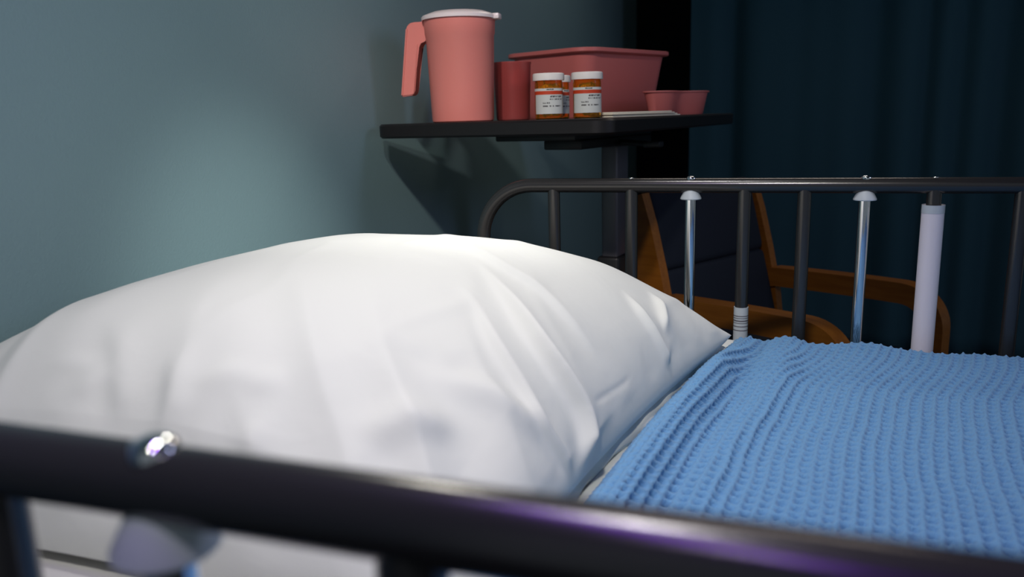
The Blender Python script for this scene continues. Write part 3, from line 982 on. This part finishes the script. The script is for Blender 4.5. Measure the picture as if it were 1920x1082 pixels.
def basin():
    # near corner of the rim at (-0.419, 1.729); long side runs away to the right, short side to the left
    c = Vector((-0.428, 1.742)); rgt = Vector((-0.283, 2.062)); lft = Vector((-0.672, 1.832))
    eL = (rgt - c).length; eS = (lft - c).length
    dirL = (rgt - c).normalized()
    ang = math.atan2(dirL.y, dirL.x)
    ctr = c + (rgt - c) / 2 + (lft - c) / 2
    root = empty('wash_basin', (ctr.x, ctr.y, TZ), ang, 'large rectangular pink plastic wash basin behind the pill bottles', 'basin')
    H = 0.150
    w, d = eL, eS
    bm = bmesh.new()

    def rg(ins, z, rad): return rrect(w - 2 * ins, d - 2 * ins, rad, z, 10)
    add_loft(bm, [rg(0.036, 0.0, 0.03), rg(0.033, 0.003, 0.034), rg(0.014, H - 0.020, 0.040), rg(0.012, H - 0.012, 0.042), rg(0.002, H - 0.010, 0.046), rg(0.0, H - 0.008, 0.048), rg(0.0, H - 0.001, 0.048), rg(0.002, H, 0.047), rg(0.013, H - 0.001, 0.042), rg(0.015, H - 0.004, 0.040), rg(0.0355, 0.006, 0.032), rg(0.04, 0.004, 0.03)])
    obj('basin_shell', bm, M['pink_dusty'], root)


basin()


def kidney():
    root = empty('kidney_dish', (-0.262, 1.895, TZ), math.radians(63), 'small pink kidney-shaped dish on the right end of the overbed table', 'kidney dish')

    def outline(scale, z, n=72):
        pts = []
        for k in range(n):
            a = 2 * PI * k / n
            ex_, ey_ = 0.115 * math.cos(a), 0.043 * math.sin(a)
            # bend the ellipse into a kidney, hollow towards -y
            L = scale
            px, py = ex_ * L[0], ey_ * L[1]
            dent = 0.026 * math.exp(-(px / 0.045) ** 2) * (0.5 - 0.5 * math.sin(a))
            pts.append((px, py + dent, z))
        return pts
    H = 0.053
    bm = bmesh.new()
    add_loft(bm, [outline((0.80, 0.72), 0), outline((0.83, 0.76), 0.002), outline((0.95, 0.93), H - 0.004), outline((1.0, 1.0), H - 0.003), outline((1.0, 1.0), H - 0.0005), outline((0.985, 0.98), H), outline((0.935, 0.91), H - 0.002), outline((0.81, 0.73), 0.004), outline((0.78, 0.70), 0.0025)])
    o = obj('dish_shell', bm, M['pink_dusty'], root)
    return root


kidney()


def paper():
    root = empty('paper_towel', (-0.300, 1.590, TZ), math.radians(62), 'folded cream paper towel lying flat beside the right pill bottle', 'paper towel')
    bm = bmesh.new()
    rnd = random.Random(2)
    for k in range(4):
        o = rnd.uniform(-0.002, 0.002)
        add_box(bm, -0.105 + o, 0.105 + o - 0.010 * k, -0.032 + o, 0.032 - o, 0.0004 + 0.0024 * k, 0.0024 + 0.0024 * k, 0.0008)
    obj('folded_sheets', bm, M['paper'], root)
    return root


paper()

# ------------------------------------------------------------------ armchair
def armchair():
    ang = math.atan2(-0.48, 0.877)
    root = empty('armchair', (0.035, 1.862, 0), ang, 'bentwood armchair with dark blue upholstery standing beyond the far bed rail', 'armchair')
    hw = 0.225

    def band(bm, path, y0, y1, th, wid=None):
        """flat bent plywood strip: path in (x, z), strip spans y0..y1, thickness th"""
        n = len(path)
        L, R_ = [], []
        for i, (x, z) in enumerate(path):
            a = Vector(path[max(i - 1, 0)]); b = Vector(path[min(i + 1, n - 1)])
            t = (b - a).normalized(); nn = Vector((-t.y, t.x)) * (th / 2)
            L.append((x + nn.x, z + nn.y)); R_.append((x - nn.x, z - nn.y))
        ring = [[(L[i][0], y0, L[i][1]), (L[i][0], y1, L[i][1]), (R_[i][0], y1, R_[i][1]), (R_[i][0], y0, R_[i][1])] for i in range(n)]
        add_loft(bm, ring)

    for s in (-1, 1):
        path = [(-0.24, 0.565)]
        path += [(x, 0.575 + 0.004 * math.sin((x + 0.24) * 6)) for x in np.linspace(-0.20, 0.12, 12)]
        for k in range(1, 13):
            a = PI / 2 - PI / 2 * k / 12
            path.append((0.12 + 0.075 * math.cos(a), 0.503 + 0.075 * math.sin(a)))
        path += [(0.195, z) for z in np.linspace(0.46, 0.02, 10)]
        bm = bmesh.new(); band(bm, path, s * hw - 0.0225, s * hw + 0.0225, 0.048)
        bmesh.ops.bevel(bm, geom=[e for e in bm.edges if e.calc_face_angle(0) > 0.8], offset=0.006, segments=2, affect='EDGES')
        obj('arm_frame', bm, M['wood'], root)
        bm = bmesh.new(); band(bm, [(-0.315, 0.81), (-0.29, 0.74), (-0.262, 0.64), (-0.238, 0.54), (-0.222, 0.42), (-0.225, 0.30), (-0.24, 0.15), (-0.265, 0.0)], s * hw - 0.013, s * hw + 0.013, 0.082)
        bmesh.ops.bevel(bm, geom=[e for e in bm.edges if e.calc_face_angle(0) > 0.8], offset=0.005, segments=2, affect='EDGES')
        obj('rear_stile', bm, M['wood'], root)
        bm = bmesh.new(); add_box(bm, -0.23, 0.19, s * hw - 0.012, s * hw + 0.012, 0.335, 0.385, 0.004); obj('side_apron', bm, M['wood'], root)
    for x in (-0.225, 0.165):
        bm = bmesh.new(); add_box(bm, x, x + 0.03, -hw + 0.01, hw - 0.01, 0.33, 0.38, 0.004); obj('cross_rail', bm, M['wood'], root)
    bm = bmesh.new(); add_box(bm, -0.21, 0.20, -hw + 0.016, hw - 0.016, 0.38, 0.455, 0.022, 4); obj('seat', bm, M['navy'], root)
    bm = bmesh.new()
    mt = Matrix.Translation((-0.207, 0, 0.455)) @ Matrix.Rotation(math.radians(-15), 4, 'Y')
    add_box(bm, -0.030, 0.028, -hw + 0.015, hw - 0.015, 0.0, 0.195, 0.016, 4, mt)
    add_box(bm, -0.034, 0.030, -hw + 0.015, hw - 0.015, 0.192, 0.385, 0.018, 4, mt)
    obj('backrest', bm, M['navy'], root)


armchair()
